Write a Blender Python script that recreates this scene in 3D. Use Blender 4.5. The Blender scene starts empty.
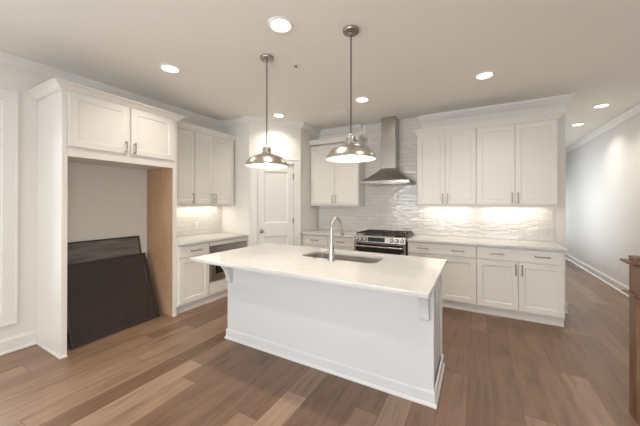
import bpy, bmesh, math, random
from mathutils import Vector, Matrix
random.seed(4)
C = bpy.context.scene.collection
R = math.radians

# ------------------------------------------------------------------ camera
F, CX, CY = 279.292, 320.516, 202.369
yaw, pitch, roll, camh = R(29.129), R(-0.135), R(0.075), 1.424
cd = bpy.data.cameras.new('camera'); cam = bpy.data.objects.new('camera', cd); C.objects.link(cam)
fw = Vector((-math.sin(yaw)*math.cos(pitch), math.cos(yaw)*math.cos(pitch), -math.sin(pitch)))
rt = Vector((math.cos(yaw), math.sin(yaw), 0)); up = rt.cross(fw)
rt2 = rt*math.cos(roll)+up*math.sin(roll); up2 = up*math.cos(roll)-rt*math.sin(roll)
m = Matrix((rt2, up2, -fw)).transposed().to_4x4(); m.translation = (0, 0, camh); cam.matrix_world = m
cd.sensor_width = 36; cd.lens = F*36/640
cd.shift_x = (320-CX)/640; cd.shift_y = (CY-213)/640; cd.clip_start = 0.02
bpy.context.scene.camera = cam
bpy.context.scene.cycles.transparent_max_bounces = 16

# ------------------------------------------------------------------ light and exposure
VS = bpy.context.scene.view_settings
VS.view_transform = 'Standard'; VS.look = 'None'; VS.gamma = 1; VS.use_curve_mapping = False
VS.exposure = -0.10
W = bpy.data.worlds.new('world'); bpy.context.scene.world = W; W.use_nodes = True
W.node_tree.nodes['Background'].inputs[0].default_value = (.78, .88, 1, 1)
W.node_tree.nodes['Background'].inputs[1].default_value = 1.0

def area(name, loc, size, power, col, direction):
    l = bpy.data.lights.new(name, 'AREA'); l.shape = 'RECTANGLE'; l.size, l.size_y = size
    l.energy = power; l.color = col
    o = bpy.data.objects.new(name, l); C.objects.link(o); o.location = loc
    o.rotation_euler = Vector(direction).to_track_quat('-Z', 'Z').to_euler()
    return o
DAY = (.965, .985, 1.0); WARM2 = (1.0, .90, .77)
REAR_POWER, LEFT_POWER, HALL_POWER, SIDE_POWER, RIGHT_POWER = 90, 50, 36, 28, 55
DOWN_POWER, PEND_POWER, STRIP_POWER = 6.5, 1.5, 1.4

# ------------------------------------------------------------------ room numbers
XL, YB, H = -3.891, 4.731, 2.814        # left wall, back wall, ceiling
XR, XW, YH, YR = 2.045, 1.018, 10.4, -3.6   # right wall, end of the back wall, far end of hall, rear wall
PA, PB = (-3.24, 3.416), (-2.671, 4.083)  # diagonal pantry wall

# ------------------------------------------------------------------ materials
def mat(name, col, rough=.5, metal=0, spec=.5, coat=0, emit=None, es=0):
    m = bpy.data.materials.new(name); m.use_nodes = True
    b = m.node_tree.nodes['Principled BSDF']
    b.inputs['Base Color'].default_value = (*col, 1); b.inputs['Roughness'].default_value = rough
    b.inputs['Metallic'].default_value = metal; b.inputs['Specular IOR Level'].default_value = spec
    b.inputs['Coat Weight'].default_value = coat
    if emit: b.inputs['Emission Color'].default_value = (*emit, 1); b.inputs['Emission Strength'].default_value = es
    return m
class NT:
    def __init__(s, m): s.t = m.node_tree; s.b = s.t.nodes['Principled BSDF']
    def n(s, typ, **k):
        x = s.t.nodes.new(typ)
        for a, v in k.items(): setattr(x, a, v)
        return x
    def l(s, a, b): s.t.links.new(a, b)
    def math(s, op, a, b=None):
        x = s.n('ShaderNodeMath', operation=op)
        for i, v in enumerate((a, b)):
            if v is None: continue
            if isinstance(v, (int, float)): x.inputs[i].default_value = v
            else: s.l(v, x.inputs[i])
        return x.outputs[0]
    def obj(s): return s.n('ShaderNodeTexCoord').outputs['Object']
    def noise(s, vec, scale, detail=3, rough=.5):
        x = s.n('ShaderNodeTexNoise'); x.inputs['Scale'].default_value = scale; x.inputs['Detail'].default_value = detail
        x.inputs['Roughness'].default_value = rough; s.l(vec, x.inputs['Vector']); return x.outputs['Fac']
    def ramp(s, fac, stops):
        x = s.n('ShaderNodeValToRGB'); e = x.color_ramp.elements
        while len(e) < len(stops): e.new(.5)
        for i, (p, c) in enumerate(stops): e[i].position = p; e[i].color = (*c, 1)
        s.l(fac, x.inputs[0]); return x.outputs[0]
    def bump(s, h, strength, dist=.002):
        x = s.n('ShaderNodeBump'); x.inputs['Strength'].default_value = strength; x.inputs['Distance'].default_value = dist
        s.l(h, x.inputs['Height']); s.l(x.outputs[0], s.b.inputs['Normal'])
    def mix(s, f, a, b, mode='MIX'):
        x = s.n('ShaderNodeMix', data_type='RGBA', blend_type=mode)
        for k, v in ((0, f), (6, a), (7, b)):
            if isinstance(v, (int, float)): x.inputs[k].default_value = v
            elif isinstance(v, tuple): x.inputs[k].default_value = (*v, 1)
            else: s.l(v, x.inputs[k])
        return x.outputs[2]
def painted(name, col, rough=.5, amt=.05):
    m = mat(name, col, rough); t = NT(m)
    t.bump(t.noise(t.obj(), 220, 2), amt, .001); return m
M = {}
M['wall'] = painted('wall_paint', (.81, .79, .745), .7, .12)
M['hallwall'] = painted('hall_wall_paint', (.81, .80, .775), .7, .12)
M['ceil'] = painted('ceiling_paint', (.92, .895, .845), .85, .12)
M['trim'] = mat('trim_paint', (.82, .805, .77), .38)
M['cab'] = painted('cabinet_paint', (.79, .76, .71), .36, .02)
M['island'] = painted('island_paint', (.70, .712, .717), .38, .02)
M['nickel'] = mat('brushed_nickel', (.50, .47, .44), .30, 1)
M['cordm'] = mat('dark_nickel_stem', (.13, .12, .11), .4, 1)
M['shade'] = mat('spun_nickel', (.50, .47, .43), .30, 1)
M['sinksteel'] = mat('sink_steel', (.52, .48, .44), .38, 1)
M['pull'] = mat('pull_nickel', (.36, .33, .30), .32, 1)
M['white'] = mat('white_plastic', (.85, .83, .80), .35)
M['black'] = mat('black_gloss', (.012, .012, .013), .12)
M['iron'] = mat('cast_iron', (.025, .023, .022), .55)
M['enamel'] = mat('white_enamel', (.9, .88, .85), .35)
M['darkgap'] = mat('dark_recess', (.05, .045, .04), .8)
M['lens'] = mat('lit_lens', (1, 1, 1), .4, emit=(1, .93, .84), es=9)
M['bulb'] = mat('lit_bulb', (1, 1, 1), .4, emit=(1, .90, .78), es=14)
M['led'] = mat('led_strip', (1, 1, 1), .4, emit=(1, .86, .68), es=6)
M['display'] = mat('oven_display', (.012, .016, .018), .2, emit=(.15, .3, .35), es=.02)

def steel():
    m = mat('stainless_steel', (.44, .42, .39), .27, 1); t = NT(m)
    mp = t.n('ShaderNodeMapping'); mp.inputs['Scale'].default_value = (4, 4, 260)
    t.l(t.obj(), mp.inputs[0]); t.bump(t.noise(mp.outputs[0], 4, 3), .08, .001); return m
M['steel'] = steel()

def quartz():
    m = mat('white_quartz', (.84, .81, .77), .16, spec=.5); t = NT(m); v = t.obj()
    n1 = t.noise(v, 5, 6, .6); n2 = t.noise(v, 90, 2)
    c = t.ramp(n1, [(.42, (.60, .59, .575)), (.5, (.575, .565, .55)), (.56, (.61, .60, .585))])
    c = t.mix(.10, c, t.ramp(n2, [(.35, (.6, .56, .52)), (.5, (.86, .84, .8))]))
    t.l(c, t.b.inputs['Base Color']); return m
M['quartz'] = quartz()

def floor_mat():
    m = mat('hickory_planks', (.3, .2, .14), .38); t = NT(m)
    sp = t.n('ShaderNodeSeparateXYZ'); t.l(t.obj(), sp.inputs[0]); X, Y = sp.outputs[0], sp.outputs[1]
    rx = t.math('DIVIDE', t.math('SUBTRACT', X, .28-17), .17); row = t.math('FLOOR', rx); fx = t.math('FRACT', rx)
    wn = t.n('ShaderNodeTexWhiteNoise', noise_dimensions='1D'); t.l(row, wn.inputs['W'])
    ry = t.math('DIVIDE', t.math('ADD', Y, t.math('ADD', t.math('MULTIPLY', wn.outputs[0], 7.0), 20)), 1.9)
    cell = t.math('FLOOR', ry); fy = t.math('FRACT', ry)
    cv = t.n('ShaderNodeCombineXYZ'); t.l(row, cv.inputs[0]); t.l(cell, cv.inputs[1])
    w2 = t.n('ShaderNodeTexWhiteNoise', noise_dimensions='2D'); t.l(cv.outputs[0], w2.inputs['Vector'])
    rnd = w2.outputs[0]
    base = t.ramp(rnd, [(0, (.165, .096, .060)), (.35, (.222, .134, .086)), (.7, (.270, .172, .113)), (1, (.325, .218, .150))])
    # grain: long noise along the board, shifted for each board
    gv = t.n('ShaderNodeCombineXYZ'); t.l(t.math('ADD', t.math('MULTIPLY', X, 26), t.math('MULTIPLY', rnd, 91)), gv.inputs[0])
    t.l(t.math('MULTIPLY', Y, 2.2), gv.inputs[1]); t.l(t.math('MULTIPLY', rnd, 40), gv.inputs[2])
    g = t.noise(gv.outputs[0], 1.0, 6, .62)
    gc = t.ramp(g, [(.32, (.55, .52, .50)), (.48, (.95, .95, .95)), (.7, (1.2, 1.2, 1.2))])
    c = t.mix(.75, base, gc, 'MULTIPLY')
    kv = t.n('ShaderNodeCombineXYZ'); t.l(t.math('MULTIPLY', X, 5), kv.inputs[0]); t.l(t.math('MULTIPLY', Y, 1.4), kv.inputs[1]); t.l(t.math('MULTIPLY', rnd, 17), kv.inputs[2])
    k = t.noise(kv.outputs[0], 1.3, 3, .6)
    c = t.mix(.6, c, t.ramp(k, [(.28, (.5, .45, .42)), (.42, (1, 1, 1)), (.7, (1.12, 1.1, 1.08))]), 'MULTIPLY')
    dx = t.math('MINIMUM', fx, t.math('SUBTRACT', 1, fx)); dy = t.math('MINIMUM', fy, t.math('SUBTRACT', 1, fy))
    e = t.math('MINIMUM', t.math('DIVIDE', dx, .012), t.math('DIVIDE', dy, .0016))
    e = t.math('MINIMUM', e, 1.0)
    c = t.mix(e, (.10, .06, .04), c); t.l(c, t.b.inputs['Base Color'])
    t.bump(t.math('ADD', e, t.math('MULTIPLY', g, .25)), .25, .002)
    rr = t.n('ShaderNodeMapRange'); rr.inputs[3].default_value = .30; rr.inputs[4].default_value = .46
    t.l(g, rr.inputs[0]); t.l(rr.outputs[0], t.b.inputs['Roughness']); return m
M['floor'] = floor_mat()

def tile_mat(axis, name):
    m = mat(name, (.6, .58, .55), .12, spec=.6); t = NT(m)
    sp = t.n('ShaderNodeSeparateXYZ'); t.l(t.obj(), sp.inputs[0])
    cv = t.n('ShaderNodeCombineXYZ'); t.l(sp.outputs[axis], cv.inputs[0]); t.l(sp.outputs[2], cv.inputs[1])
    br = t.n('ShaderNodeTexBrick'); t.l(cv.outputs[0], br.inputs['Vector'])
    br.inputs['Scale'].default_value = 1; br.inputs['Brick Width'].default_value = .21; br.inputs['Row Height'].default_value = .066
    br.inputs['Mortar Size'].default_value = .003; br.inputs['Mortar Smooth'].default_value = .3; br.offset = .5
    br.inputs['Color1'].default_value = (.70, .675, .64, 1); br.inputs['Color2'].default_value = (.76, .735, .70, 1)
    br.inputs['Mortar'].default_value = (.58, .55, .51, 1)
    t.l(br.outputs['Color'], t.b.inputs['Base Color'])
    mp = t.n('ShaderNodeMapping'); mp.inputs['Scale'].default_value = (.8, 2.2, 1); t.l(cv.outputs[0], mp.inputs[0]); n = t.noise(mp.outputs[0], 11, 1)
    h = t.math('ADD', t.math('MULTIPLY', n, 5.0), t.math('MULTIPLY', br.outputs['Fac'], -.5))
    t.bump(h, .30, .004); return m
M['tile_x'] = tile_mat(0, 'glazed_tile_back'); M['tile_y'] = tile_mat(1, 'glazed_tile_left')

def wood(name, cols, axis=2, scale=3, rough=.5):
    m = mat(name, cols[1], rough); t = NT(m)
    mp = t.n('ShaderNodeMapping'); s = [14.0, 14.0, 14.0]; s[axis] = 1.2; mp.inputs['Scale'].default_value = s
    t.l(t.obj(), mp.inputs[0]); g = t.noise(mp.outputs[0], scale, 5, .6)
    t.l(t.ramp(g, [(.3, cols[0]), (.5, cols[1]), (.7, cols[2])]), t.b.inputs['Base Color'])
    t.bump(g, .1, .001); return m
M['ply'] = wood('raw_maple_panel', [(.43, .265, .15), (.50, .32, .19), (.56, .37, .23)])
M['newel'] = wood('stained_newel_oak', [(.085, .042, .024), (.17, .085, .047), (.25, .135, .078)], 2, 2, .4)

def screen_mat():
    m = mat('insect_mesh', (.060, .044, .037), .7); t = NT(m)
    sp = t.n('ShaderNodeSeparateXYZ'); t.l(t.obj(), sp.inputs[0])
    mp = t.n('ShaderNodeMapping'); mp.inputs['Scale'].default_value = (1, 1, 7); t.l(t.obj(), mp.inputs[0]); n = t.noise(mp.outputs[0], 3, 3)
    al = t.n('ShaderNodeMapRange'); al.inputs[1].default_value = .3; al.inputs[2].default_value = .7
    al.inputs[3].default_value = .27; al.inputs[4].default_value = .45; t.l(n, al.inputs[0])
    t.l(al.outputs[0], t.b.inputs['Alpha']); return m
M['mesh'] = screen_mat()
M['screenframe'] = mat('dark_bronze_aluminium', (.028, .022, .020), .45)

def glass_mat():
    m = bpy.data.materials.new('window_glass'); m.use_nodes = True; t = m.node_tree; t.nodes.clear()
    o = t.nodes.new('ShaderNodeOutputMaterial'); a = t.nodes.new('ShaderNodeBsdfTransparent'); g = t.nodes.new('ShaderNodeBsdfGlossy')
    g.inputs['Roughness'].default_value = .02; fz = t.nodes.new('ShaderNodeFresnel'); x = t.nodes.new('ShaderNodeMixShader')
    t.links.new(fz.outputs[0], x.inputs[0]); t.links.new(a.outputs[0], x.inputs[1]); t.links.new(g.outputs[0], x.inputs[2])
    t.links.new(x.outputs[0], o.inputs[0]); return m
M['glass'] = glass_mat()

# ------------------------------------------------------------------ mesh helpers
def box(bm, x0, x1, y0, y1, z0, z1):
    v = [bm.verts.new(p) for p in ((x0,y0,z0),(x1,y0,z0),(x1,y1,z0),(x0,y1,z0),(x0,y0,z1),(x1,y0,z1),(x1,y1,z1),(x0,y1,z1))]
    for f in ((0,3,2,1),(4,5,6,7),(0,1,5,4),(1,2,6,5),(2,3,7,6),(3,0,4,7)): bm.faces.new([v[i] for i in f])
    return v
def boxes(*a):
    bm = bmesh.new()
    for b in a: box(bm, *b)
    return bm
def prism(bm, pts, z0, z1, mp=lambda a, b, c: (a, b, c)):
    """polygon pts (counter-clockwise) extruded z0..z1; mp maps (a, b, c) to xyz"""
    lo = [bm.verts.new(mp(a, b, z0)) for a, b in pts]; hi = [bm.verts.new(mp(a, b, z1)) for a, b in pts]
    bm.faces.new(lo[::-1]); bm.faces.new(hi); n = len(pts)
    for i in range(n): bm.faces.new((lo[i], lo[(i+1) % n], hi[(i+1) % n], hi[i]))
def lathe(bm, prof, seg=32, c=(0, 0, 0), cap0=False, cap1=False, axis='z'):
    rings = []
    for r, z in prof:
        ring = []
        for i in range(seg):
            a = 2*math.pi*i/seg; x, y = r*math.cos(a), r*math.sin(a)
            p = (x, y, z) if axis == 'z' else ((x, -z, y) if axis == 'y' else (z, x, y))
            ring.append(bm.verts.new(Vector(p)+Vector(c)))
        rings.append(ring)
    for a, b in zip(rings, rings[1:]):
        for i in range(seg): bm.faces.new((a[i], a[(i+1) % seg], b[(i+1) % seg], b[i]))
    if cap0: bm.faces.new(rings[0][::-1])
    if cap1: bm.faces.new(rings[-1])
def tube(bm, pts, rad, seg=12):
    pts = [Vector(p) for p in pts]; rad = rad if isinstance(rad, (list, tuple)) else [rad]*len(pts); rings = []
    ref = Vector((1, 0, 0)) if abs((pts[1]-pts[0]).normalized().x) < .9 else Vector((0, 0, 1))
    for i, p in enumerate(pts):
        d = (pts[min(i+1, len(pts)-1)]-pts[max(i-1, 0)]).normalized()
        u = d.cross(ref).normalized(); w = d.cross(u)
        rings.append([bm.verts.new(p+(u*math.cos(2*math.pi*k/seg)+w*math.sin(2*math.pi*k/seg))*rad[i]) for k in range(seg)])
    for a, b in zip(rings, rings[1:]):
        for i in range(seg): bm.faces.new((a[i], a[(i+1) % seg], b[(i+1) % seg], b[i]))
    bm.faces.new(rings[0][::-1]); bm.faces.new(rings[-1])
def sweep(bm, path, prof):
    """profile (out, z) swept along a 2D path; out is to the right of the path; mitred corners"""
    P = [Vector(p) for p in path]; rings = []
    for i, p in enumerate(P):
        ns = []
        if i > 0: d = (P[i]-P[i-1]).normalized(); ns.append(Vector((d.y, -d.x)))
        if i < len(P)-1: d = (P[i+1]-P[i]).normalized(); ns.append(Vector((d.y, -d.x)))
        n = ns[0] if len(ns) == 1 else (ns[0]+ns[1])/(1+ns[0].dot(ns[1]))
        rings.append([bm.verts.new((p.x+n.x*o, p.y+n.y*o, z)) for o, z in prof])
    k = len(prof)
    for a, b in zip(rings, rings[1:]):
        for i in range(k): bm.faces.new((a[i], b[i], b[(i+1) % k], a[(i+1) % k]))
    bm.faces.new(rings[0]); bm.faces.new(rings[-1][::-1])
def obj(name, bm, m, parent=None, bevel=0, smooth=False, loc=None, rz=0):
    bmesh.ops.recalc_face_normals(bm, faces=bm.faces)
    me = bpy.data.meshes.new(name); bm.to_mesh(me); bm.free()
    o = bpy.data.objects.new(name, me); C.objects.link(o); me.materials.append(M[m] if isinstance(m, str) else m)
    if parent: o.parent = parent
    if loc: o.location = loc
    o.rotation_euler[2] = rz
    if bevel:
        b = o.modifiers.new('b', 'BEVEL'); b.width = bevel; b.segments = 2; b.limit_method = 'ANGLE'; b.angle_limit = R(40)
    if smooth:
        for p in me.polygons: p.use_smooth = True
        try: me.set_sharp_from_angle(angle=R(42))
        except Exception: pass
    return o
def thing(name, label, cat, loc=(0, 0, 0), rz=0, group=None):
    o = bpy.data.objects.new(name, None); C.objects.link(o); o.empty_display_size = .1
    o.location = loc; o.rotation_euler[2] = rz; return tag(o, label, cat, group)
def tag(o, label, cat, group=None):
    o['label'] = label; o['category'] = cat
    if group: o['group'] = group
    return o
def struct(name, bm, m, parent=None, **k):
    o = obj(name, bm, m, parent, **k)
    if not parent: o['kind'] = 'structure'
    return o
def copy_tree(o, parent=None):
    c = o.copy(); C.objects.link(c); c.parent = parent
    for ch in list(o.children): copy_tree(ch, c)
    return c

# ------------------------------------------------------------------ room shell
T = .12
struct('floor', boxes((XL-T, XR+T, YR-T, YH+T, -.12, 0)), 'floor')
struct('ceiling', boxes((XL-T, XR+T, YR-T, YH+T, H, H+.12)), 'ceil')
WY0, WY1, WZ0, WZ1 = -.95, .835, .36, 2.40        # window opening in the left wall
struct('wall_left', boxes((XL-T, XL, YR, WY0, 0, H), (XL-T, XL, WY1, YB, 0, H), (XL-T, XL, WY0, WY1, 0, WZ0), (XL-T, XL, WY0, WY1, WZ1, H)), 'wall')
struct('wall_back', boxes((XL-T, XW, YB, YB+T, 0, H)), 'wall')
struct('wall_hall_left', boxes((XW-T, XW, YB+T, 6.3, 0, H), (XW-T, XW, 8.7, YH, 0, H), (XW-T, XW, 6.3, 8.7, 0, .6), (XW-T, XW, 6.3, 8.7, 2.4, H)), 'hallwall')
struct('wall_right', boxes((XR, XR+T, YR, -1.9, 0, H), (XR, XR+T, .3, YH, 0, H), (XR, XR+T, -1.9, .3, 0, .6), (XR, XR+T, -1.9, .3, 2.35, H)), 'hallwall')
DX0, DX1, DZ = 1.10, 1.96, 2.1
struct('wall_hall_end', boxes((XW-T, DX0, YH, YH+T, 0, H), (DX1, XR+T, YH, YH+T, 0, H), (DX0, DX1, YH, YH+T, DZ, H)), 'hallwall')
RW = [(-3.3, -1.9), (-1.5, -.1), (.3, 1.7)]
rb = [(XL-T, XR+T, YR-T, YR, 0, .5), (XL-T, XR+T, YR-T, YR, 2.35, H)]
ed = [XL-T]+[v for w in RW for v in w]+[XR+T]
for a, b in zip(ed[::2], ed[1::2]): rb.append((a, b, YR-T, YR, .5, 2.35))
struct('wall_rear', boxes(*rb), 'wall')
# pantry: two short returns and a diagonal with the door opening
ang = math.atan2(PB[1]-PA[1], PB[0]-PA[0]); PL = math.dist(PA, PB); ca, sa = math.cos(ang), math.sin(ang)
def dg(s, n): return (PA[0]+ca*s-sa*n, PA[1]+sa*s+ca*n)     # along the diagonal, n behind its face
D0, D1, DT = .125, .770, 2.10
pb = bmesh.new(); e = .1*math.tan(ang/2); e2 = .1*math.tan((math.pi/2-ang)/2)
prism(pb, [(XL, PA[1]), PA, dg(-0, 0), dg(e, .1), (XL, PA[1]+.1)], 0, H)
prism(pb, [dg(0, 0), dg(D0, 0), dg(D0, .1), dg(e, .1)], 0, H)
prism(pb, [dg(D1, 0), dg(PL, 0), dg(PL-e2, .1), dg(D1, .1)], 0, H)
prism(pb, [dg(D0, 0), dg(D1, 0), dg(D1, .1), dg(D0, .1)], DT, H)
prism(pb, [PB, (PB[0], YB), (PB[0]-.1, YB), dg(PL-e2, .1)], 0, H)
bmesh.ops.remove_doubles(pb, verts=pb.verts, dist=1e-5)
struct('wall_pantry', pb, 'wall')

# crown mouldings and baseboards
CR = [(0, H-.0005), (0, H-.105), (.010, H-.105), (.014, H-.092), (.026, H-.086), (.048, H-.062), (.068, H-.034), (.078, H-.026), (.082, H-.012), (.092, H-.010), (.092, H-.0005)]
def crown(name, path, m='trim'):
    bm = bmesh.new(); sweep(bm, path, CR); struct(name, bm, m)
crown('trim_1', [(XL, YR), (XL, PA[1]), PA, PB, (PB[0], YB), (-1.775, YB)])
crown('trim_2', [(-.80, YB), (XW, YB), (XW, YH)])
crown('trim_3', [(XR, YH), (XR, YR)])
BB = [(0, .0), (.026, .0), (.026, .012), (.018, .022), (.014, .024), (.014, .118), (.008, .128), (.006, .14), (0, .14)]
def base(name, path, m='trim'):
    bm = bmesh.new(); sweep(bm, path, BB); struct(name, bm, m)
base('baseboard_left', [(XL, YR), (XL, 1.074)])
base('baseboard_right', [(XR, YH), (XR, YR)])
base('baseboard_hall', [(.905, YB), (XW, YB), (XW, YH)])

def window(name, axis, pos, a0, a1, z0, z1, sign, label=None):
    """frame, panes and casing; axis 'x' wall lies at x=pos (opening a0..a1 along y), 'y' at y=pos; sign points into the room"""
    def mp(bm, u0, u1, n0, n1, w0, w1):
        n0, n1 = sorted((pos+sign*n0, pos+sign*n1))
        if axis == 'x': box(bm, n0, n1, u0, u1, w0, w1)
        else: box(bm, u0, u1, n0, n1, w0, w1)
    r = bpy.data.objects.new(name, None); C.objects.link(r); r['kind'] = 'structure'
    fr = bmesh.new(); f = .045
    for q in ((a0, a0+f, z0, z1), (a1-f, a1, z0, z1), (a0+f, a1-f, z0, z0+f), (a0+f, a1-f, z1-f, z1)): mp(fr, q[0], q[1], -.10, -.03, q[2], q[3])
    zm = (z0+z1)/2; mp(fr, a0+f, a1-f, -.09, -.04, zm-.025, zm+.025); am = (a0+a1)/2; mp(fr, am-.03, am+.03, -.09, -.04, z0+f, zm-.025); mp(fr, am-.03, am+.03, -.09, -.04, zm+.025, z1-f)
    obj('window_frame', fr, 'trim', r)
    g = bmesh.new(); mp(g, a0+f, a1-f, -.068, -.064, z0+f, z1-f); obj('window_pane', g, 'glass', r)
    cs = bmesh.new(); c = .10
    for q in ((a0-c, a0, z0-c, z1+c), (a1, a1+c, z0-c, z1+c), (a0, a1, z1, z1+c), (a0, a1, z0-c, z0)):
        mp(cs, q[0], q[1], 0, .018, q[2], q[3])
    for q in ((a0-c, a0-c+.018, z0-c, z1+c), (a1+c-.018, a1+c, z0-c, z1+c), (a0-c+.018, a1+c-.018, z1+c-.018, z1+c), (a0-c+.018, a1+c-.018, z0-c, z0-c+.018)):
        mp(cs, q[0], q[1], .018, .028, q[2], q[3])
    obj('window_casing', cs, 'trim', r, bevel=.002)
    return r
window('window_1', 'x', XL, WY0, WY1, WZ0, WZ1, 1)
for i, (a, b) in enumerate(RW): window('window_%d' % (i+2), 'y', YR, a, b, .5, 2.35, 1)  # rear windows are unseen, added for even lighting

window('window_5', 'x', XW, 6.3, 8.7, .6, 2.4, 1)  # hidden hall window, added to brighten the opposite wall
area('added_daylight_hall_side', (XW-.3, 7.5, 1.5), (2.2, 1.7), SIDE_POWER, DAY, (1, 0, 0))  # added lamp shining through that hall window
window('window_6', 'x', XR, -1.9, .3, .6, 2.35, -1)  # unseen window, added to brighten the left wall and floor
area('added_daylight_right', (XR+.3, -.8, 1.5), (2.0, 1.7), RIGHT_POWER, DAY, (-1, .25, 0))  # added lamp outside that right-hand window
# hall end: unseen glazed door, added to light the hall
d = bpy.data.objects.new('added_door_2', None); C.objects.link(d); d['kind'] = 'structure'
obj('door_stiles', boxes((DX0+.02, DX0+.16, YH+.03, YH+.07, .01, 2.08), (DX1-.16, DX1-.02, YH+.03, YH+.07, .01, 2.08), (DX0+.16, DX1-.16, YH+.03, YH+.07, .01, .3), (DX0+.16, DX1-.16, YH+.03, YH+.07, 1.94, 2.08)), 'trim', d)
obj('door_glass', boxes((DX0+.16, DX1-.16, YH+.045, YH+.052, .3, 1.94)), 'glass', d)
bm = bmesh.new(); lathe(bm, [(.012, 0), (.012, .03), (.028, .04), (.030, .055), (.018, .066)], 16, (DX0+.09, YH+.03, .95), True, True, 'y'); obj('door_knob', bm, 'nickel', d, smooth=True)

# lamps outside the added rear and hall-end openings, and the left window
for i, (a, b) in enumerate(RW): area('added_daylight_rear', ((a+b)/2, YR-.25, 1.45), (1.4, 1.9), REAR_POWER, DAY, (0, 1, -.05))
area('daylight_left', (XL-.3, (WY0+WY1)/2, 1.4), (1.8, 2.0), LEFT_POWER, DAY, (1, 0, -.05))
area('added_daylight_hall', ((DX0+DX1)/2, YH+.3, 1.15), (.8, 1.9), HALL_POWER, DAY, (0, -1, 0))

# pantry door, local frame: x along the diagonal, -y towards the room
pd = bpy.data.objects.new('door_1', None); C.objects.link(pd); pd['kind'] = 'structure'
pd.location = (*PA, 0); pd.rotation_euler[2] = ang
def panel_door(bm, x0, x1, z0, z1, yf, t, panels, bev=.02, dep=.009):
    """slab with raised-in panels on the front face at y=yf, thickness t towards +y"""
    xs = sorted({x0, x1, *[p[0] for p in panels], *[p[1] for p in panels]}); zs = sorted({z0, z1, *[p[2] for p in panels], *[p[3] for p in panels]})
    cache = {}
    def V(x, y, z):
        k = (round(x, 5), round(y, 5), round(z, 5))
        if k not in cache: cache[k] = bm.verts.new((x, y, z))
        return cache[k]
    def Q(*p): bm.faces.new([V(*q) for q in p])
    for i in range(len(xs)-1):
        for j in range(len(zs)-1):
            a, b, c, d_ = xs[i], xs[i+1], zs[j], zs[j+1]
            pp = [p for p in panels if a >= p[0]-1e-6 and b <= p[1]+1e-6 and c >= p[2]-1e-6 and d_ <= p[3]+1e-6]
            if not pp: Q((a, yf, c), (b, yf, c), (b, yf, d_), (a, yf, d_))
    for p in panels:
        a, b, c, d_ = p; o = [(a, yf, c), (b, yf, c), (b, yf, d_), (a, yf, d_)]
        i_ = [(a+bev, yf+dep, c+bev), (b-bev, yf+dep, c+bev), (b-bev, yf+dep, d_-bev), (a+bev, yf+dep, d_-bev)]
        if not (a in xs and b in xs): pass
        for k in range(4): Q(o[k], o[(k+1) % 4], i_[(k+1) % 4], i_[k])
        Q(*i_)
    yb = yf+t
    bx = [(x0, c_) for c_ in zs]
    def ring(seq):
        for (p, q) in zip(seq, seq[1:]): Q((p[0], yf, p[1]), (p[0], yb, p[1]), (q[0], yb, q[1]), (q[0], yf, q[1]))
    ring([(x, z0) for x in xs]); ring([(x1, z) for z in zs]); ring([(x, z1) for x in xs[::-1]]); ring([(x0, z) for z in zs[::-1]])
    bm.faces.new([V(x, yb, z0) for x in xs]+[V(x1, yb, z) for z in zs[1:]]+[V(x, yb, z1) for x in xs[::-1][1:]]+[V(x0, yb, z) for z in zs[::-1][1:-1]])
bm = bmesh.new(); panel_door(bm, D0+.022, D1-.022, .012, 2.085, .012, .035, [(.245, .655, .22, .865), (.245, .655, 1.085, 1.955)], .022, .012); obj('door_slab', bm, 'trim', pd)
c = bmesh.new()
for q in ((D0-.112, D0+.004, 0, 2.18), (D1-.004, D1+.10, 0, 2.18), (D0+.004, D1-.004, 2.095, 2.18)):
    box(c, q[0], q[1], -.016, 0, q[2], q[3])
for q in ((D0-.112, D0-.094, 0, 2.18), (D1+.082, D1+.10, 0, 2.18), (D0-.094, D1+.082, 2.162, 2.18)):
    box(c, q[0], q[1], -.024, -.016, q[2], q[3])
obj('door_casing', c, 'trim', pd, bevel=.002)
obj('door_jamb', boxes((D0+.001, D0+.018, .0, .099, 0, 2.098), (D1-.018, D1-.001, .0, .099, 0, 2.098), (D0+.018, D1-.018, 0, .099, 2.088, 2.099)), 'trim', pd)
bm = bmesh.new(); lathe(bm, [(.032, 0), (.032, .006), (.012, .010), (.011, .032), (.024, .040), (.029, .052), (.024, .064), (.008, .068)], 24, (.201, .012, .955), True, True, 'y'); obj('door_knob', bm, 'pull', pd, smooth=True)
for z in (.22, 1.12, 1.88):
    bm = bmesh.new(); box(bm, D1-.034, D1-.012, .004, .012, z-.045, z+.045); tube(bm, [(D1-.018, .002, z-.05), (D1-.018, .002, z+.05)], .006, 8); obj('door_hinge', bm, 'pull', pd)

# ------------------------------------------------------------------ cabinet kit (local frame: x right, -y front, z up)
def shaker(name, parent, x0, x1, z0, z1, yf, m='cab', st=.062, slab=False):
    bm = bmesh.new(); g = .0018
    x0 += g; x1 -= g; z0 += g; z1 -= g
    if slab: box(bm, x0, x1, yf, yf+.02, z0, z1)
    else: panel_door(bm, x0, x1, z0, z1, yf, .02, [(x0+st, x1-st, z0+st, z1-st)], .005, .008)
    return obj(name, bm, m, parent, bevel=.0015)
def pull(parent, x, z, yf, length=.135, vert=False, rad=.0065):
    bm = bmesh.new(); h = length/2; off = .03
    a, b = ((x, z-h), (x, z+h)) if vert else ((x-h, z), (x+h, z))
    tube(bm, [(a[0], yf-off, a[1]), (b[0], yf-off, b[1])], rad, 10)
    for s in (-1, 1):
        k = s*(h-.012); p = (x, z+k) if vert else (x+k, z)
        tube(bm, [(p[0], yf, p[1]), (p[0], yf-.004, p[1]), (p[0], yf-.010, p[1]), (p[0], yf-off, p[1])], [.008, .008, .005, .0055], 10)
    return obj('handle', bm, 'pull', parent, smooth=True)
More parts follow.
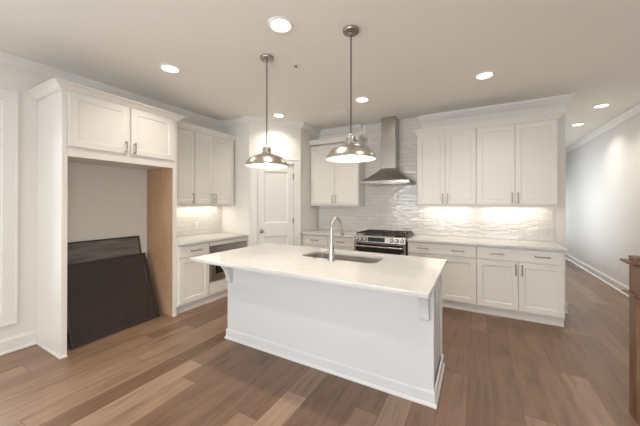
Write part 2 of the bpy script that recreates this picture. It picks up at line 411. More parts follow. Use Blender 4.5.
def base_body(t, w, depth=.60, toe=True, left_end=False, right_end=False, m='cab'):
    bm = bmesh.new(); box(bm, 0, w, -depth, 0, .105, .878); obj('body', bm, m, t, bevel=.001)
    obj('toe_kick', boxes((0, w, -depth+.060, -depth+.075, 0, .105), (0, w, -depth+.045, -depth+.060, 0, .018)), m, t)
def upper_body(t, w, z0, z1, depth, m='cab'):
    obj('body', boxes((0, w, -depth, 0, z0+.03, z1), (0, w, -depth, -depth+.018, z0, z0+.03), (0, .018, -depth+.018, 0, z0, z0+.03), (w-.018, w, -depth+.018, 0, z0, z0+.03)), m, t, bevel=.001)
CCR = [(0, 0), (.006, 0), (.008, .012), (.014, .018), (.026, .042), (.042, .062), (.046, .066), (.050, .068), (.050, .080), (0, .080)]
def cab_crown(t, path, z, m='cab', s=1.0, sz=1.0):
    bm = bmesh.new(); sweep(bm, path, [(a*s, z+b*sz) for a, b in CCR]); obj('crown', bm, m, t)
UZ0, UZ1 = 1.372, 2.455

# back wall, right of the range
def back_base(x0, x1, label):
    w = x1-x0; t = thing('base_cabinet', label, 'cabinet', (x0, YB-.002, 0), 0, 'base cabinets along the back wall'); base_body(t, w); return t, w
def drawer(t, x0, x1, z0, z1, pulls, yf=-.62, m='cab', ln=.15, sl=False):
    d_ = shaker('drawer', t, x0, x1, z0, z1, yf, m, .03, sl)
    for p in pulls: pull(d_, p, (z0+z1)/2, yf+(.0 if sl else .008), ln)
    return d_
def cdoor(t, x0, x1, z0, z1, px, pz, yf, m='cab', ln=.135):
    d_ = shaker('door', t, x0, x1, z0, z1, yf, m)
    if px is not None: pull(d_, px, pz, yf, ln, True)
    return d_
X0, X1, X2, X3 = -.862, .004, .447, .885
t, w = back_base(X0, X1-.001, 'white base cabinet directly right of the range, one wide drawer over doors')
drawer(t, .008, w-.004, .722, .868, [.215, .652], sl=True)
cdoor(t, .008, w/2, .125, .708, w/2-.045, .62, -.62); cdoor(t, w/2, w-.004, .125, .708, w/2+.045, .62, -.62)
t, w = back_base(X1, X3, 'white base cabinet at the hallway end of the back wall, wide drawer over two doors')
drawer(t, .004, w-.012, .722, .868, [.223, .67], sl=True)
cdoor(t, .004, X2-X1, .125, .708, .415, .62, -.62); cdoor(t, X2-X1, w-.012, .125, .708, .477, .62, -.62)
# left of the range
t = thing('base_cabinet', 'white base cabinet between the pantry wall and the range, two top drawers', 'cabinet', (-2.669, YB-.002, 0), 0, 'base cabinets along the back wall')
w = .995; base_body(t, w)
drawer(t, .03, .515, .722, .868, [.27], sl=True); drawer(t, .515, w-.006, .722, .868, [.75], sl=True)
cdoor(t, .03, .515, .125, .708, .47, .62, -.62); cdoor(t, .515, w-.006, .125, .708, .56, .62, -.62)

# upper cabinets, back wall
def back_upper(x0, x1, label, pad0=.004, pad1=.004):
    w = x1-x0; t = thing('wall_cabinet', label, 'cabinet', (x0, YB-.002, 0), 0, 'upper wall cabinets on the back wall')
    upper_body(t, w, UZ0, UZ1+.006, .31); return t, w
def two_doors(t, a, mid, b, yf=-.33, z0=UZ0+.035, z1=UZ1-.004):
    cdoor(t, a, mid, z0, z1, mid-.033, z0+.085, yf, ln=.14); cdoor(t, mid, b, z0, z1, mid+.033, z0+.085, yf, ln=.14)
t, w = back_upper(-.783, .0005, 'white two-door upper cabinet just right of the range hood'); two_doors(t, .01, .390, w-.003)
cab_crown(t, [(0, 0), (0, -.33), (w, -.33)][0:3], UZ1)
t, w = back_upper(.0015, .880, 'white two-door upper cabinet at the hallway end of the back wall'); two_doors(t, .004, .440, w-.012)
cab_crown(t, [(0, -.33), (w, -.33), (w, 0)], UZ1)
t, w = back_upper(-2.669, -1.726, 'white two-door upper cabinet between the pantry wall and the range hood'); two_doors(t, .008, .497, w-.008)
cab_crown(t, [(.0, -.33), (w, -.33), (w, 0)], UZ1+.028)

# left wall run (rotated: local x -> +y, front -> +x)
RL = R(90)
t = thing('base_cabinet', 'white base cabinet beside the fridge opening, one drawer over one door', 'cabinet', (XL+.002, 2.203, 0), RL); w = .462; base_body(t, w)
drawer(t, .012, w-.004, .722, .868, [.24], sl=True); cdoor(t, .012, w-.004, .125, .708, None, .62, -.62)
t = thing('base_cabinet', 'white cabinet under the left counter holding the microwave drawer', 'cabinet', (XL+.002, 2.667, 0), RL); w = .745
obj('body', boxes((0, w, -.60, 0, .105, .30), (0, w, -.60, 0, .806, .878), (0, .018, -.60, 0, .30, .806), (w-.018, w, -.60, 0, .30, .806), (.018, w-.018, -.02, 0, .30, .806)), 'cab', t, bevel=.001)
obj('toe_kick', boxes((0, w, -.555, -.538, 0, .105), (0, w, -.57, -.555, 0, .018)), 'cab', t)
shaker('drawer', t, .004, w-.01, .125, .296, -.62, slab=True)
obj('top_rail', boxes((.004, w-.01, -.62, -.60, .812, .868)), 'cab', t, bevel=.0015)
mw = thing('microwave_drawer', 'built-in stainless steel microwave drawer under the left counter', 'microwave', (XL+.002, 2.667, 0), RL)
obj('body', boxes((.022, w-.022, -.598, -.03, .305, .80)), 'steel', mw)
obj('control_panel', boxes((.022, w-.022, -.622, -.599, .690, .802)), 'steel', mw, bevel=.003)
dd = obj('drawer_front', boxes((.022, .10, -.63, -.599, .315, .682), (w-.10, w-.022, -.63, -.599, .315, .682), (.10, w-.10, -.63, -.599, .315, .41), (.10, w-.10, -.63, -.599, .60, .682)), 'steel', mw, bevel=.002)
obj('window', boxes((.10, w-.10, -.626, -.602, .41, .60)), 'black', dd)
obj('vent_lip', boxes((.022, w-.022, -.612, -.599, .683, .689)), 'darkgap', mw)

# uppers on the left wall
t = thing('wall_cabinet', 'narrow white single-door upper cabinet beside the fridge opening', 'cabinet', (XL+.002, 2.203, 0), RL); w = .436
upper_body(t, w, UZ0, UZ1+.006, .317); cdoor(t, .008, w-.003, UZ0+.035, UZ1-.004, w-.035, UZ0+.12, -.337, ln=.14); cab_crown(t, [(0, -.337), (w, -.337)], UZ1)
t = thing('wall_cabinet', 'white two-door upper cabinet above the microwave drawer, beside pantry wall', 'cabinet', (XL+.002, 2.640, 0), RL); w = .765
upper_body(t, w, UZ0, UZ1+.006, .317)
cdoor(t, .003, .327, UZ0+.035, UZ1-.004, .327-.033, UZ0+.12, -.337, ln=.14); cdoor(t, .327, w-.012, UZ0+.035, UZ1-.004, .327+.033, UZ0+.12, -.337, ln=.14)
cab_crown(t, [(0, -.337), (w, -.337), (w, 0)], UZ1)

# fridge enclosure
XF = -3.307; FD = XF-XL-.002
t = thing('fridge_panel', 'tall white end panel left of the empty fridge opening', 'panel', (XL+.002, 1.076, 0), RL)
obj('side_panel', boxes((0, .019, -FD+.02, 0, 0, 2.468)), 'cab', t, bevel=.001)
obj('front_stile', boxes((0, .043, -FD, -FD+.02, 0, 2.468)), 'cab', t, bevel=.001)
obj('shoe_moulding', boxes((-.012, -.0005, -FD-.012, 0, 0, .02), (-.0005, .043, -FD-.012, -FD-.0005, 0, .02)), 'trim', t, bevel=.003)
t = thing('fridge_panel', 'tall panel right of the fridge opening, raw tan wood inside, white edge', 'panel', (XL+.002, 2.157, 0), RL)
obj('side_panel', boxes((0, .019, -FD+.02, 0, 0, 1.94)), 'ply', t)['label'] = 'unpainted tan wood inner face'
obj('outer_skin', boxes((.0195, .043, -FD+.02, 0, 0, 2.468), (0, .019, -FD+.02, 0, 1.94, 2.468)), 'cab', t)
obj('front_stile', boxes((0, .043, -FD, -FD+.02, 0, 2.468)), 'cab', t, bevel=.001)
obj('shoe_moulding', boxes((0, .043, -FD-.012, -FD-.0005, 0, .02)), 'trim', t, bevel=.003)
t = thing('wall_cabinet', 'deep white two-door cabinet above the empty fridge opening', 'cabinet', (XL+.002, 1.120, 0), RL); w = 1.036
obj('body', boxes((0, w, -FD+.02, 0, 1.87, 2.465), (0, w, -FD, -FD+.02, 1.857, 2.465)), 'cab', t, bevel=.001)
mid = .523
cdoor(t, .002, mid-.012, 1.95, 2.455, mid-.045, 2.02, -FD-.02, ln=.12); cdoor(t, mid+.012, w-.002, 1.95, 2.455, mid+.045, 2.02, -FD-.02, ln=.12)
cab_crown(t, [(-.046, 0), (-.046, -FD-.001), (w+.046, -FD-.001), (w+.046, -.34)], 2.457, s=1.45, sz=.88)

# ------------------------------------------------------------------ countertops
def plate(name, outer, z0, z1, hole=None, m='quartz'):
    cu = bpy.data.curves.new('plate', 'CURVE'); cu.dimensions = '2D'; cu.fill_mode = 'BOTH'; cu.extrude = (z1-z0)/2
    for pts in [outer]+([hole] if hole else []):
        s = cu.splines.new('POLY'); s.points.add(len(pts)-1); s.use_cyclic_u = True
        for i, p in enumerate(pts): s.points[i].co = (*p, 0, 1)
    o = bpy.data.objects.new('tmp', cu); C.objects.link(o); dg_ = bpy.context.evaluated_depsgraph_get()
    me = bpy.data.meshes.new_from_object(o.evaluated_get(dg_)); bpy.data.objects.remove(o)
    bm = bmesh.new(); bm.from_mesh(me); bmesh.ops.remove_doubles(bm, verts=bm.verts, dist=1e-5); bmesh.ops.translate(bm, verts=bm.verts, vec=(0, 0, (z0+z1)/2))
    return obj(name, bm, m, bevel=.003)
def rrect(x0, x1, y0, y1, r, n=6):
    P = []
    for cx, cy, a0 in ((x1-r, y0+r, -90), (x1-r, y1-r, 0), (x0+r, y1-r, 90), (x0+r, y0+r, 180)):
        for i in range(n+1): a = R(a0+90*i/n); P.append((cx+r*math.cos(a), cy+r*math.sin(a)))
    return P
def rect(x0, x1, y0, y1): return [(x0, y0), (x1, y0), (x1, y1), (x0, y1)]
CT0, CT1 = .880, .912
tag(plate('countertop', rect(-.868, .908, YB-.650, YB-.001), CT0, CT1), 'long cream quartz countertop right of the range', 'countertop')
tag(plate('countertop', rect(-2.6695, -1.672, YB-.650, YB-.001), CT0, CT1), 'short cream quartz countertop between pantry wall and range', 'countertop')
tag(plate('countertop', rect(XL+.001, XL+.650, 2.202, PA[1]-.001), CT0, CT1), 'cream quartz countertop along left wall above the microwave drawer', 'countertop')
SX0, SX1, SY0, SY1 = -1.50, -.745, 2.275, 2.665
tag(plate('island_countertop', rrect(-2.335, -.232, 1.682, 2.79, .012, 3), CT0, CT1, rrect(SX0, SX1, SY0, SY1, .07)), 'large white quartz island countertop with a sink cutout', 'countertop')

# backsplash tile
def splash(name, bxs, m, label): return tag(obj(name, boxes(*bxs), m), label, 'backsplash')
splash('tile_backsplash', [(-1.722, -.787, YB-.012, YB-.001, CT1+.001, H-.001), (-1.668, -.872, YB-.012, YB-.001, .03, CT1+.001), (-2.667, -1.722, YB-.012, YB-.001, CT1+.001, UZ0-.001)], 'tile_x', 'glossy pale grey wavy tile behind range and hood up to the ceiling')
splash('tile_backsplash', [(-.786, .895, YB-.012, YB-.001, CT1+.001, UZ0-.001)], 'tile_x', 'glossy pale tile backsplash between right counter and upper cabinets')
splash('tile_backsplash', [(XL+.001, XL+.012, 2.203, PA[1]-.002, CT1+.001, UZ0-.001)], 'tile_y', 'pale tile backsplash on the left wall above the microwave counter')

# under-cabinet lights
def strip(x, y, ln, rz, label):
    t = thing('under_cabinet_light', label, 'light', (x, y, 0), rz, 'under-cabinet light strips')
    obj('housing', boxes((-ln/2, ln/2, -.02, .02, UZ0+.017, UZ0+.029)), 'white', t)
    obj('diffuser', boxes((-ln/2+.01, ln/2-.01, -.014, .014, UZ0+.012, UZ0+.0165)), 'led', t)
    l = bpy.data.lights.new('strip_light', 'AREA'); l.shape = 'RECTANGLE'; l.size, l.size_y = ln-.02, .03; l.energy = STRIP_POWER*ln/.6; l.color = WARM2
    o = bpy.data.objects.new('strip_light', l); C.objects.link(o); o.parent = t; o.location = (0, 0, UZ0+.009)
strip(-.39, YB-.12, .62, 0, 'lit strip under the upper cabinet just right of the range hood')
strip(.44, YB-.12, .72, 0, 'lit strip under the upper cabinet at the hallway end')
strip(XL+.12, 2.83, .95, RL, 'lit strip under the left wall upper cabinets')

# ------------------------------------------------------------------ island
t = thing('kitchen_island', 'large white kitchen island with plain back panel and corbels', 'kitchen island', (0, 0, 0))
IX0, IX1, IY0, IY1 = -2.279, -.272, 2.10, 2.705
obj('body', boxes((IX0, IX1, IY0, IY0+.02, .0, .878), (IX0, SX0-.05, IY0+.02, IY1-.022, .105, .878), (SX1+.05, IX1, IY0+.02, IY1-.022, .105, .878), (SX0-.05, SX1+.05, IY0+.02, IY1-.022, .105, .60), (IX0, IX0+.02, IY0+.02, IY1-.022, 0, .105), (IX1-.02, IX1, IY0+.02, IY1-.022, 0, .105)), 'island', t)
for xa, xb in ((IX1, IX1+.012), (IX0-.012, IX0)):
    for ya, yb in ((IY0, IY0+.06), (IY1-.08, IY1-.022)): obj('end_stile', boxes((xa, xb, ya, yb, .0, .878)), 'island', t, bevel=.001)
bm = bmesh.new(); sweep(bm, [(IX1+.012, IY1-.03), (IX1+.012, IY0), (IX0-.012, IY0), (IX0-.012, IY1-.03)][::-1], [(0, 0), (.022, 0), (.022, .012), (.016, .024), (.012, .026), (.012, .092), (.006, .101), (0, .103)])
obj('baseboard', bm, 'island', t)
def corbel(xc):
    bm = bmesh.new(); pts = [(IY0-.001, .878), (IY0-.001, .60), (IY0-.022, .596), (IY0-.040, .612)]
    for i in range(9):      # concave sweep out to the tip
        a = R(90*i/8); pts.append((IY0-.040-.215*(1-math.cos(a)), .612+.225*math.sin(a)))
    pts += [(IY0-.275, .850), (IY0-.275, .878)]
    prism(bm, pts, xc-.03, xc+.03, lambda a, b, c: (c, a, b)); obj('corbel', bm, 'island', t, bevel=.0015)
corbel(IX0+.035); corbel(IX1-.045)
# working side of the island
for k in range(4):
    a = IX0+.01+k*(IX1-IX0-.02)/4; b = a+(IX1-IX0-.02)/4
    bm = bmesh.new(); box(bm, a+.002, b-.002, IY1-.022, IY1-.002, .125, .87); dd = obj('door', bm, 'island', t, bevel=.0015)
    bm = bmesh.new(); tube(bm, [(b-.05, IY1+.026, .62), (b-.05, IY1+.026, .76)], .0055, 10)
    for z in (.632, .748): tube(bm, [(b-.05, IY1-.002, z), (b-.05, IY1+.026, z)], .005, 8)
    obj('handle', bm, 'pull', dd)
obj('toe_kick', boxes((IX0+.03, IX1-.03, IY1-.09, IY1-.07, 0, .105)), 'island', t)
# island outlet
def outlet(loc, rz, label, group='wall outlets'):
    t = thing('outlet', label, 'outlet', loc, rz, group)
    obj('cover_plate', boxes((-.035, .035, -.006, -.0005, -.058, .058)), 'white', t, bevel=.002)
    for s in (-1, 1):
        bm = bmesh.new(); prism(bm, [(x, z+s*.02) for x, z in rrect(-.016, .016, -.0145, .0145, .007, 3)], -.0085, -.0062, lambda a, b, c: (a, c, b))
        r = obj('receptacle', bm, 'white', t)
        obj('slots', boxes((-.0085, -.006, -.0092, -.0086, s*.02-.004, s*.02+.006), (.006, .0085, -.0092, -.0086, s*.02-.004, s*.02+.006)), 'darkgap', r)
outlet((IX1+.001, 2.335, .715), R(90), 'white outlet on the right end panel of the island')
outlet((XL, 1.953, 1.176), R(90), 'white outlet on the wall inside the fridge opening')
outlet((XL+.012, 2.915, 1.075), R(90), 'outlet in the left tile backsplash under the lit cabinets')
outlet((.33, YB-.012, 1.10), 0, 'outlet in the right tile backsplash above the counter')
outlet((XR, 6.41, .33), R(-90), 'white outlet low on the hallway wall above baseboard')

# sink
t = thing('kitchen_sink', 'stainless undermount sink set in the island countertop', 'sink', ((SX0+SX1)/2, (SY0+SY1)/2, 0))
bm = bmesh.new(); rings = []
hx, hy = (SX1-SX0)/2, (SY1-SY0)/2
for grow, r, z in ((.025, .08, CT0-.001), (.004, .07, CT0-.001), (.004, .07, CT0-.02), (.0, .07, .70), (-.02, .06, .672), (-.06, .05, .666)):
    rings.append([bm.verts.new((x, y, z)) for x, y in rrect(-hx-grow, hx+grow, -hy-grow, hy+grow, r)])
for a, b in zip(rings, rings[1:]):
    for i in range(len(a)): bm.faces.new((a[i], a[(i+1) % len(a)], b[(i+1) % len(a)], b[i]))
bm.faces.new(rings[-1][::-1]); so = obj('basin', bm, 'sinksteel', t, smooth=True)
bm = bmesh.new(); lathe(bm, [(.045, .667), (.045, .670), (.034, .670), (.03, .667)], 24, (0, .05, 0), False, True); obj('drain', bm, 'nickel', t, smooth=True)
# faucet
t = thing('kitchen_faucet', 'tall brushed nickel gooseneck faucet beside the island sink', 'faucet', (-1.116, 2.205, CT1))
bm = bmesh.new()
lathe(bm, [(.029, .0005), (.029, .006), (.026, .012), (.024, .06), (.021, .10), (.016, .16), (.0125, .20), (.0125, .21)], 24, (0, 0, 0), True, True); obj('body', bm, 'nickel', t, smooth=True)
pts = [(0, 0, .205), (0, 0, .27)]
for i in range(1, 15): a = R(i*180*.93/14); pts.append((0, .1-.1*math.cos(a), .275+.1*math.sin(a)))
bm = bmesh.new(); tube(bm, pts, .0125, 16); obj('spout', bm, 'nickel', t, smooth=True)
e_ = Vector(pts[-1]); d_ = (e_-Vector(pts[-2])).normalized()
bm = bmesh.new(); tube(bm, [e_+d_*.001, e_+d_*.01, e_+d_*.03, e_+d_*.085, e_+d_*.095], [.0130, .0155, .016, .019, .016], 16); obj('spray_head', bm, 'nickel', t, smooth=True)
bm = bmesh.new(); tube(bm, [(-.022, 0, .075), (-.045, 0, .077), (-.055, 0, .079)], [.014, .014, .012], 14); tube(bm, [(-.05, 0, .08), (-.056, -.002, .11), (-.066, -.004, .145)], [.007, .0055, .005], 10); obj('lever', bm, 'nickel', t, smooth=True)
bm = bmesh.new(); lathe(bm, [(.022, .0003), (.022, .004), (.018, .007), (.014, .007), (.013, .005)], 24, (-1.298, 2.225, CT1), True, True)
tag(obj('air_switch', bm, 'nickel', smooth=True), 'small round metal button on island countertop left of the faucet', 'switch')

# ------------------------------------------------------------------ range
RX0, RX1 = -1.662, -.876; RWd = RX1-RX0
t = thing('kitchen_range', 'stainless steel slide-in gas range with black cast iron grates', 'range', (RX0, YB-.014, 0)); w = RWd
obj('body', boxes((.004, w-.004, -.615, -.01, .06, .905), (.03, w-.03, -.58, -.03, 0, .06)), 'black', t)
obj('cooktop', boxes((.0, w, -.625, -.002, .914, .922)), 'steel', t, bevel=.002)
# sloping control panel
bm = bmesh.new(); prism(bm, [(-.616, .825), (-.665, .822), (-.672, .832), (-.655, .918), (-.64, .930), (-.616, .930)][::-1], 0, w, lambda a, b, c: (c, a, b)); cp = obj('control_panel', bm, 'steel', t, bevel=.003)
sl = Vector((0, .017, .086)).normalized(); nn = Vector((0, -.086, .017)).normalized()
def onp(x, s): return Vector((x, -.672, .832))+sl*s
bm = bmesh.new(); q = [onp(.225, .014), onp(w-.30, .014), onp(w-.30, .078), onp(.225, .078)]
vs = [bm.verts.new(p+nn*.0005) for p in q]+[bm.verts.new(p+nn*.003) for p in q]
for f in ((3, 2, 1, 0), (4, 5, 6, 7), (0, 1, 5, 4), (1, 2, 6, 5), (2, 3, 7, 6), (3, 0, 4, 7)): bm.faces.new([vs[i] for i in f])
obj('display', bm, 'display', cp)
for x in (.05, .115, .18, w-.20, w-.125, w-.05):
    bm = bmesh.new(); c0 = onp(x, .044); tube(bm, [c0+nn*.004, c0+nn*.026, c0+nn*.034, c0+nn*.036], [.020, .019, .017, .010], 20)
    obj('knob', bm, 'nickel', cp, smooth=True)
    bm = bmesh.new(); tube(bm, [c0+nn*.0008, c0+nn*.0035], .028, 20); obj('knob_bezel', bm, 'black', cp)
# oven door
dd = obj('oven_door', boxes((.002, .07, -.66, -.617, .235, .815), (w-.07, w-.002, -.66, -.617, .235, .815), (.07, w-.07, -.66, -.617, .235, .33), (.07, w-.07, -.66, -.617, .745, .815)), 'steel', t, bevel=.003)
obj('oven_window', boxes((.07, w-.07, -.657, -.62, .33, .745)), 'black', dd)
obj('door_trim', boxes((.03, w-.03, -.6625, -.6605, .70, .81)), 'black', dd)
bm = bmesh.new(); tube(bm, [(.03, -.715, .775), (w-.03, -.715, .775)], .013, 16)
for x in (.05, w-.05): tube(bm, [(x, -.66, .775), (x, -.715, .775)], .010, 12)
obj('handle', bm, 'steel', dd, smooth=True)
obj('storage_drawer', boxes((.002, w-.002, -.655, -.617, .07, .228)), 'steel', t, bevel=.003)
# burners and grates
for (x, y, r) in ((.15, -.46, .045), (.15, -.17, .038), (w/2, -.32, .055), (w-.15, -.46, .05), (w-.15, -.17, .035)):
    bm = bmesh.new(); lathe(bm, [(r, .9225), (r, .934), (r*.8, .938), (r*.78, .944), (r*.3, .946)], 20, (x, y, 0), True, True); obj('burner', bm, 'iron', t, smooth=True)
for k in range(3):
    a = .02+k*(w-.04)/3+.004; b = .02+(k+1)*(w-.04)/3-.004; bm = bmesh.new(); y0, y1 = -.60, -.03; zt0, zt1 = .951, .965
    for q in ((a, b, y0, y0+.012), (a, b, y1-.012, y1), (a, a+.012, y0+.012, y1-.012), (b-.012, b, y0+.012, y1-.012), (a+.012, b-.012, (y0+y1)/2-.006, (y0+y1)/2+.006)):
        box(bm, q[0], q[1], q[2], q[3], zt0, zt1)
    for i in range(1, 4):
        x = a+(b-a)*i/4; box(bm, x-.005, x+.005, y0+.012, (y0+y1)/2-.006, zt0, zt1); box(bm, x-.005, x+.005, (y0+y1)/2+.006, y1-.012, zt0, zt1)
    for x in (a, b-.012):
        for y in (y0, y1-.012): box(bm, x, x+.012, y, y+.012, .9222, zt0)
    obj('grate', bm, 'iron', t)

# range hood
t = thing('range_hood', 'stainless steel chimney range hood above the range', 'range hood', (-1.237, YB-.013, 0))
obj('chimney', boxes((-.118, .118, -.27, -.001, 1.985, 2.45), (-.113, .113, -.265, -.001, 2.45, H-.001)), 'steel', t, bevel=.002)
bm = bmesh.new(); prof = []
N = 8; rings = []
for i in range(N+1):
    s = i/N; k = (1-s)**1.25       # concave flare
    hx = .118+(.378-.118)*k; yf = -.27-(.50-.27)*k; z = 1.775+(1.985-1.775)*s
    rings.append([bm.verts.new(p) for p in ((-hx, -.001, z), (-hx, yf, z), (hx, yf, z), (hx, -.001, z))])
for a, b in zip(rings, rings[1:]):
    for i in range(4): bm.faces.new((a[i], a[(i+1) % 4], b[(i+1) % 4], b[i]))
bm.faces.new(rings[0]); bm.faces.new(rings[-1][::-1]); obj('canopy', bm, 'steel', t, smooth=True)
obj('rim', boxes((-.38, .38, -.503, -.001, 1.732, 1.774)), 'steel', t, bevel=.003)
obj('filter', boxes((-.34, -.003, -.46, -.05, 1.724, 1.7315), (.003, .34, -.46, -.05, 1.724, 1.7315)), 'nickel', t)
for i in range(4):
    bm = bmesh.new(); lathe(bm, [(.008, 0), (.008, .003)], 12, (-.06+i*.04, -.5035, 1.753), True, True, 'y'); obj('button', bm, 'black', t)

# ------------------------------------------------------------------ pendants
def make_pendant():
    t = thing('pendant_light', '', 'pendant light', (0, 0, 0), 0, 'dome pendants over the island')
    zr = 1.775
    bm = bmesh.new(); lathe(bm, [(.200, zr), (.203, zr+.003), (.202, zr+.010), (.190, zr+.032), (.174, zr+.056), (.157, zr+.076), (.146, zr+.083), (.120, zr+.093), (.086, zr+.105), (.058, zr+.116), (.046, zr+.123),
        (.043, zr+.128), (.043, zr+.134), (.040, zr+.136), (.040, zr+.164), (.034, zr+.180), (.015, zr+.187), (.009, zr+.192), (.0065, zr+.205)], 48)
    sh = obj('shade', bm, 'shade', t, smooth=True)
    bm = bmesh.new(); lathe(bm, [(.198, zr+.001), (.198, zr+.008), (.187, zr+.029), (.171, zr+.053), (.154, zr+.073), (.143, zr+.080), (.118, zr+.090), (.084, zr+.101), (.045, zr+.108), (.03, zr+.109)], 48, cap1=True)
    obj('inner_reflector', bm, 'enamel', sh, smooth=True)
    bm = bmesh.new(); lathe(bm, [(.014, zr+.096), (.014, zr+.075), (.024, zr+.062), (.031, zr+.045), (.030, zr+.03), (.020, zr+.017), (.004, zr+.012)], 20, cap1=True); b = obj('bulb', bm, 'bulb', t, smooth=True)
    bm = bmesh.new(); tube(bm, [(0, 0, zr+.204), (0, 0, H-.02)], .0055, 10); obj('cord', bm, 'cordm', t, smooth=True)
    bm = bmesh.new(); lathe(bm, [(.066, H-.0008), (.066, H-.014), (.060, H-.022), (.018, H-.026), (.012, H-.036), (.007, H-.04)], 32, cap0=True, cap1=True); obj('ceiling_canopy', bm, 'pull', t, smooth=True)
    l = bpy.data.lights.new('bulb_light', 'AREA'); l.shape = 'DISK'; l.size = .30; l.energy = PEND_POWER; l.color = WARM2
    o = bpy.data.objects.new('bulb_light', l); C.objects.link(o); o.parent = t; o.location = (0, 0, zr+.004)
    l = bpy.data.lights.new('bulb_glow', 'POINT'); l.shadow_soft_size = .03; l.energy = PEND_POWER*1.0; l.color = WARM2
    o = bpy.data.objects.new('bulb_glow', l); C.objects.link(o); o.parent = t; o.location = (0, 0, zr+.005)
    return t
p0 = make_pendant(); p0.location = (-1.746, 2.078, 0); p0['label'] = 'left brushed nickel dome pendant over the island, in front of the pantry door'
p1 = copy_tree(p0); p1.location = (-.878, 2.075, 0); p1['label'] = 'right brushed nickel dome pendant over the island, beside the range hood'

# ------------------------------------------------------------------ ceiling fixtures
def make_down():
    t = thing('recessed_light', '', 'ceiling light', (0, 0, 0), 0, 'round recessed ceiling lights')
    bm = bmesh.new(); lathe(bm, [(.100, H-.0008), (.098, H-.007), (.090, H-.013), (.082, H-.013), (.073, H-.004), (.070, H-.0008)], 36); obj('trim_ring', bm, 'white', t, smooth=True)
    bm = bmesh.new(); lathe(bm, [(.0715, H-.0012), (.0715, H-.0028)], 36, cap0=True, cap1=True); obj('lens', bm, 'lens', t)
    l = bpy.data.lights.new('down_light', 'AREA'); l.shape = 'DISK'; l.size = .13; l.energy = DOWN_POWER; l.color = WARM2; l.spread = R(125)
    o = bpy.data.objects.new('down_light', l); C.objects.link(o); o.parent = t; o.location = (0, 0, H-.016)
    return t
spots = [(-1.331, 1.745, 'largest recessed ceiling light, between the two pendants'), (-2.76, 1.76, 'recessed ceiling light above the fridge cabinet side'),
         (-1.335, 3.54, 'recessed ceiling light in front of the range hood'), (-2.735, 3.54, 'recessed ceiling light in front of the pantry door'),
         (.08, 3.51, 'recessed ceiling light in front of the right upper cabinets'),
         (1.553, 5.404, 'nearer recessed ceiling light in the hallway'), (1.559, 6.486, 'farther recessed ceiling light in the hallway'),
         (.08, 1.75, 'added recessed ceiling light above the viewer, right of the island'),  # this and the next three are out of view, added for even lighting
         (-2.76, -.03, 'added recessed ceiling light near the left window'), (-1.33, -.03, 'added recessed ceiling light behind the viewer, left'), (.08, -.03, 'added recessed ceiling light behind the viewer, right')]
r0 = make_down()
for i, (x, y, lb) in enumerate(spots):
    o = r0 if i == 0 else copy_tree(r0); o.location = (x, y, 0); o['label'] = lb
bm = bmesh.new(); lathe(bm, [(.038, H-.0008), (.036, H-.006), (.028, H-.008)], 24, (-1.585, 2.333, 0), True, True); s = tag(obj('fire_sprinkler', bm, 'white', smooth=True), 'small round white sprinkler on the ceiling between the pendants', 'sprinkler')
bm = bmesh.new(); lathe(bm, [(.012, H-.0081), (.011, H-.02), (.016, H-.022), (.016, H-.024)], 16, (-1.585, 2.333, 0), True, True); obj('sprinkler_head', bm, 'pull', s)
t = thing('ceiling_vent', 'flat white air vent in the ceiling near the left upper cabinets', 'vent', (-1.86, 3.90, 0), 0)
obj('frame', boxes((-.18, .18, -.10, -.08, H-.008, H-.001), (-.18, .18, .08, .10, H-.008, H-.001), (-.18, -.16, -.08, .08, H-.008, H-.001), (.16, .18, -.08, .08, H-.008, H-.001)), 'ceil', t)
bm = bmesh.new()
for k in range(7): y = -.07+k*.0225; box(bm, -.16, .16, y, y+.015, H-.006, H-.002)
obj('louvres', bm, 'ceil', t)

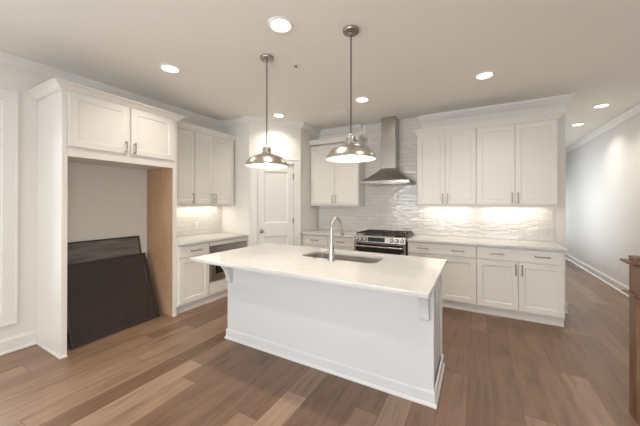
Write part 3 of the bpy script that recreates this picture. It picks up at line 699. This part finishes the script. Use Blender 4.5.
# ------------------------------------------------------------------ window screens leaning in the fridge opening
def screen(bl, br, topx, topz, label, fr=.016, th=.010):
    bl, br = Vector(bl), Vector(br); u = (br-bl); wd = u.length; u.normalize()
    dx = topx-bl.x; upv = Vector((dx, 0, topz)); upv -= u*upv.dot(u); ht = upv.length; upv.normalize()
    n = u.cross(upv)      # faces the room
    if n.x < 0: n = -n
    t = thing('window_screen', label, 'window screen', bl+Vector((0, 0, .004)), 0, 'window screens leaning in the fridge opening')
    t.matrix_world = Matrix((u, -n, upv)).transposed().to_4x4(); t.location = bl+Vector((0, 0, .001))
    if True:
        mw_ = t.matrix_world.copy(); mw_.translation = bl+Vector((0, 0, .003)); t.matrix_world = mw_
    obj('frame', boxes((0, wd, 0, th, 0, fr), (0, wd, 0, th, ht-fr, ht), (0, fr, 0, th, fr, ht-fr), (wd-fr, wd, 0, th, fr, ht-fr)), 'screenframe', t, bevel=.001)
    obj('mesh', boxes((fr, wd-fr, th*.35, th*.35+.0008, fr, ht-fr)), 'mesh', t)
    return t
screen((-3.414, 1.193, 0), (-3.455, 2.085, 0), -3.729, .775, 'front dark window screen leaning in the fridge opening')
screen((-3.45, 1.165, 0), (-3.485, 2.075, 0), -3.752, .76, 'middle dark window screen behind the front one')
screen((-3.60, 1.135, 0), (-3.615, 2.055, 0), -3.857, .99, 'tallest dark window screen, leaning at the back against the wall')

# ------------------------------------------------------------------ stair newel
t = thing('newel_post', 'brown stained square wooden newel post at the right edge', 'newel post', (.965, 2.645, 0))
obj('post', boxes((-.052, .052, -.052, .052, 0, 1.055)), 'newel', t, bevel=.002)
def band(z0, z1, o): 
    bm = bmesh.new(); r = .0525
    prof = [(r, z0), (r+o*.35, z0), (r+o, z0+(z1-z0)*.55), (r+o, z1), (r, z1)]; ring = []
    for a, z in prof: ring.append([bm.verts.new((sx*a, sy*a, z)) for sx, sy in ((-1, -1), (1, -1), (1, 1), (-1, 1))])
    for i in range(len(ring)):
        a, b = ring[i], ring[(i+1) % len(ring)]
        for k in range(4): bm.faces.new((a[k], a[(k+1) % 4], b[(k+1) % 4], b[k]))
    return bm
obj('cap_moulding', band(1.012, 1.040, .034), 'newel', t)
obj('collar_moulding', band(.806, .826, .026), 'newel', t)
obj('top_cap', boxes((-.056, .056, -.056, .056, 1.0552, 1.07)), 'newel', t, bevel=.003)
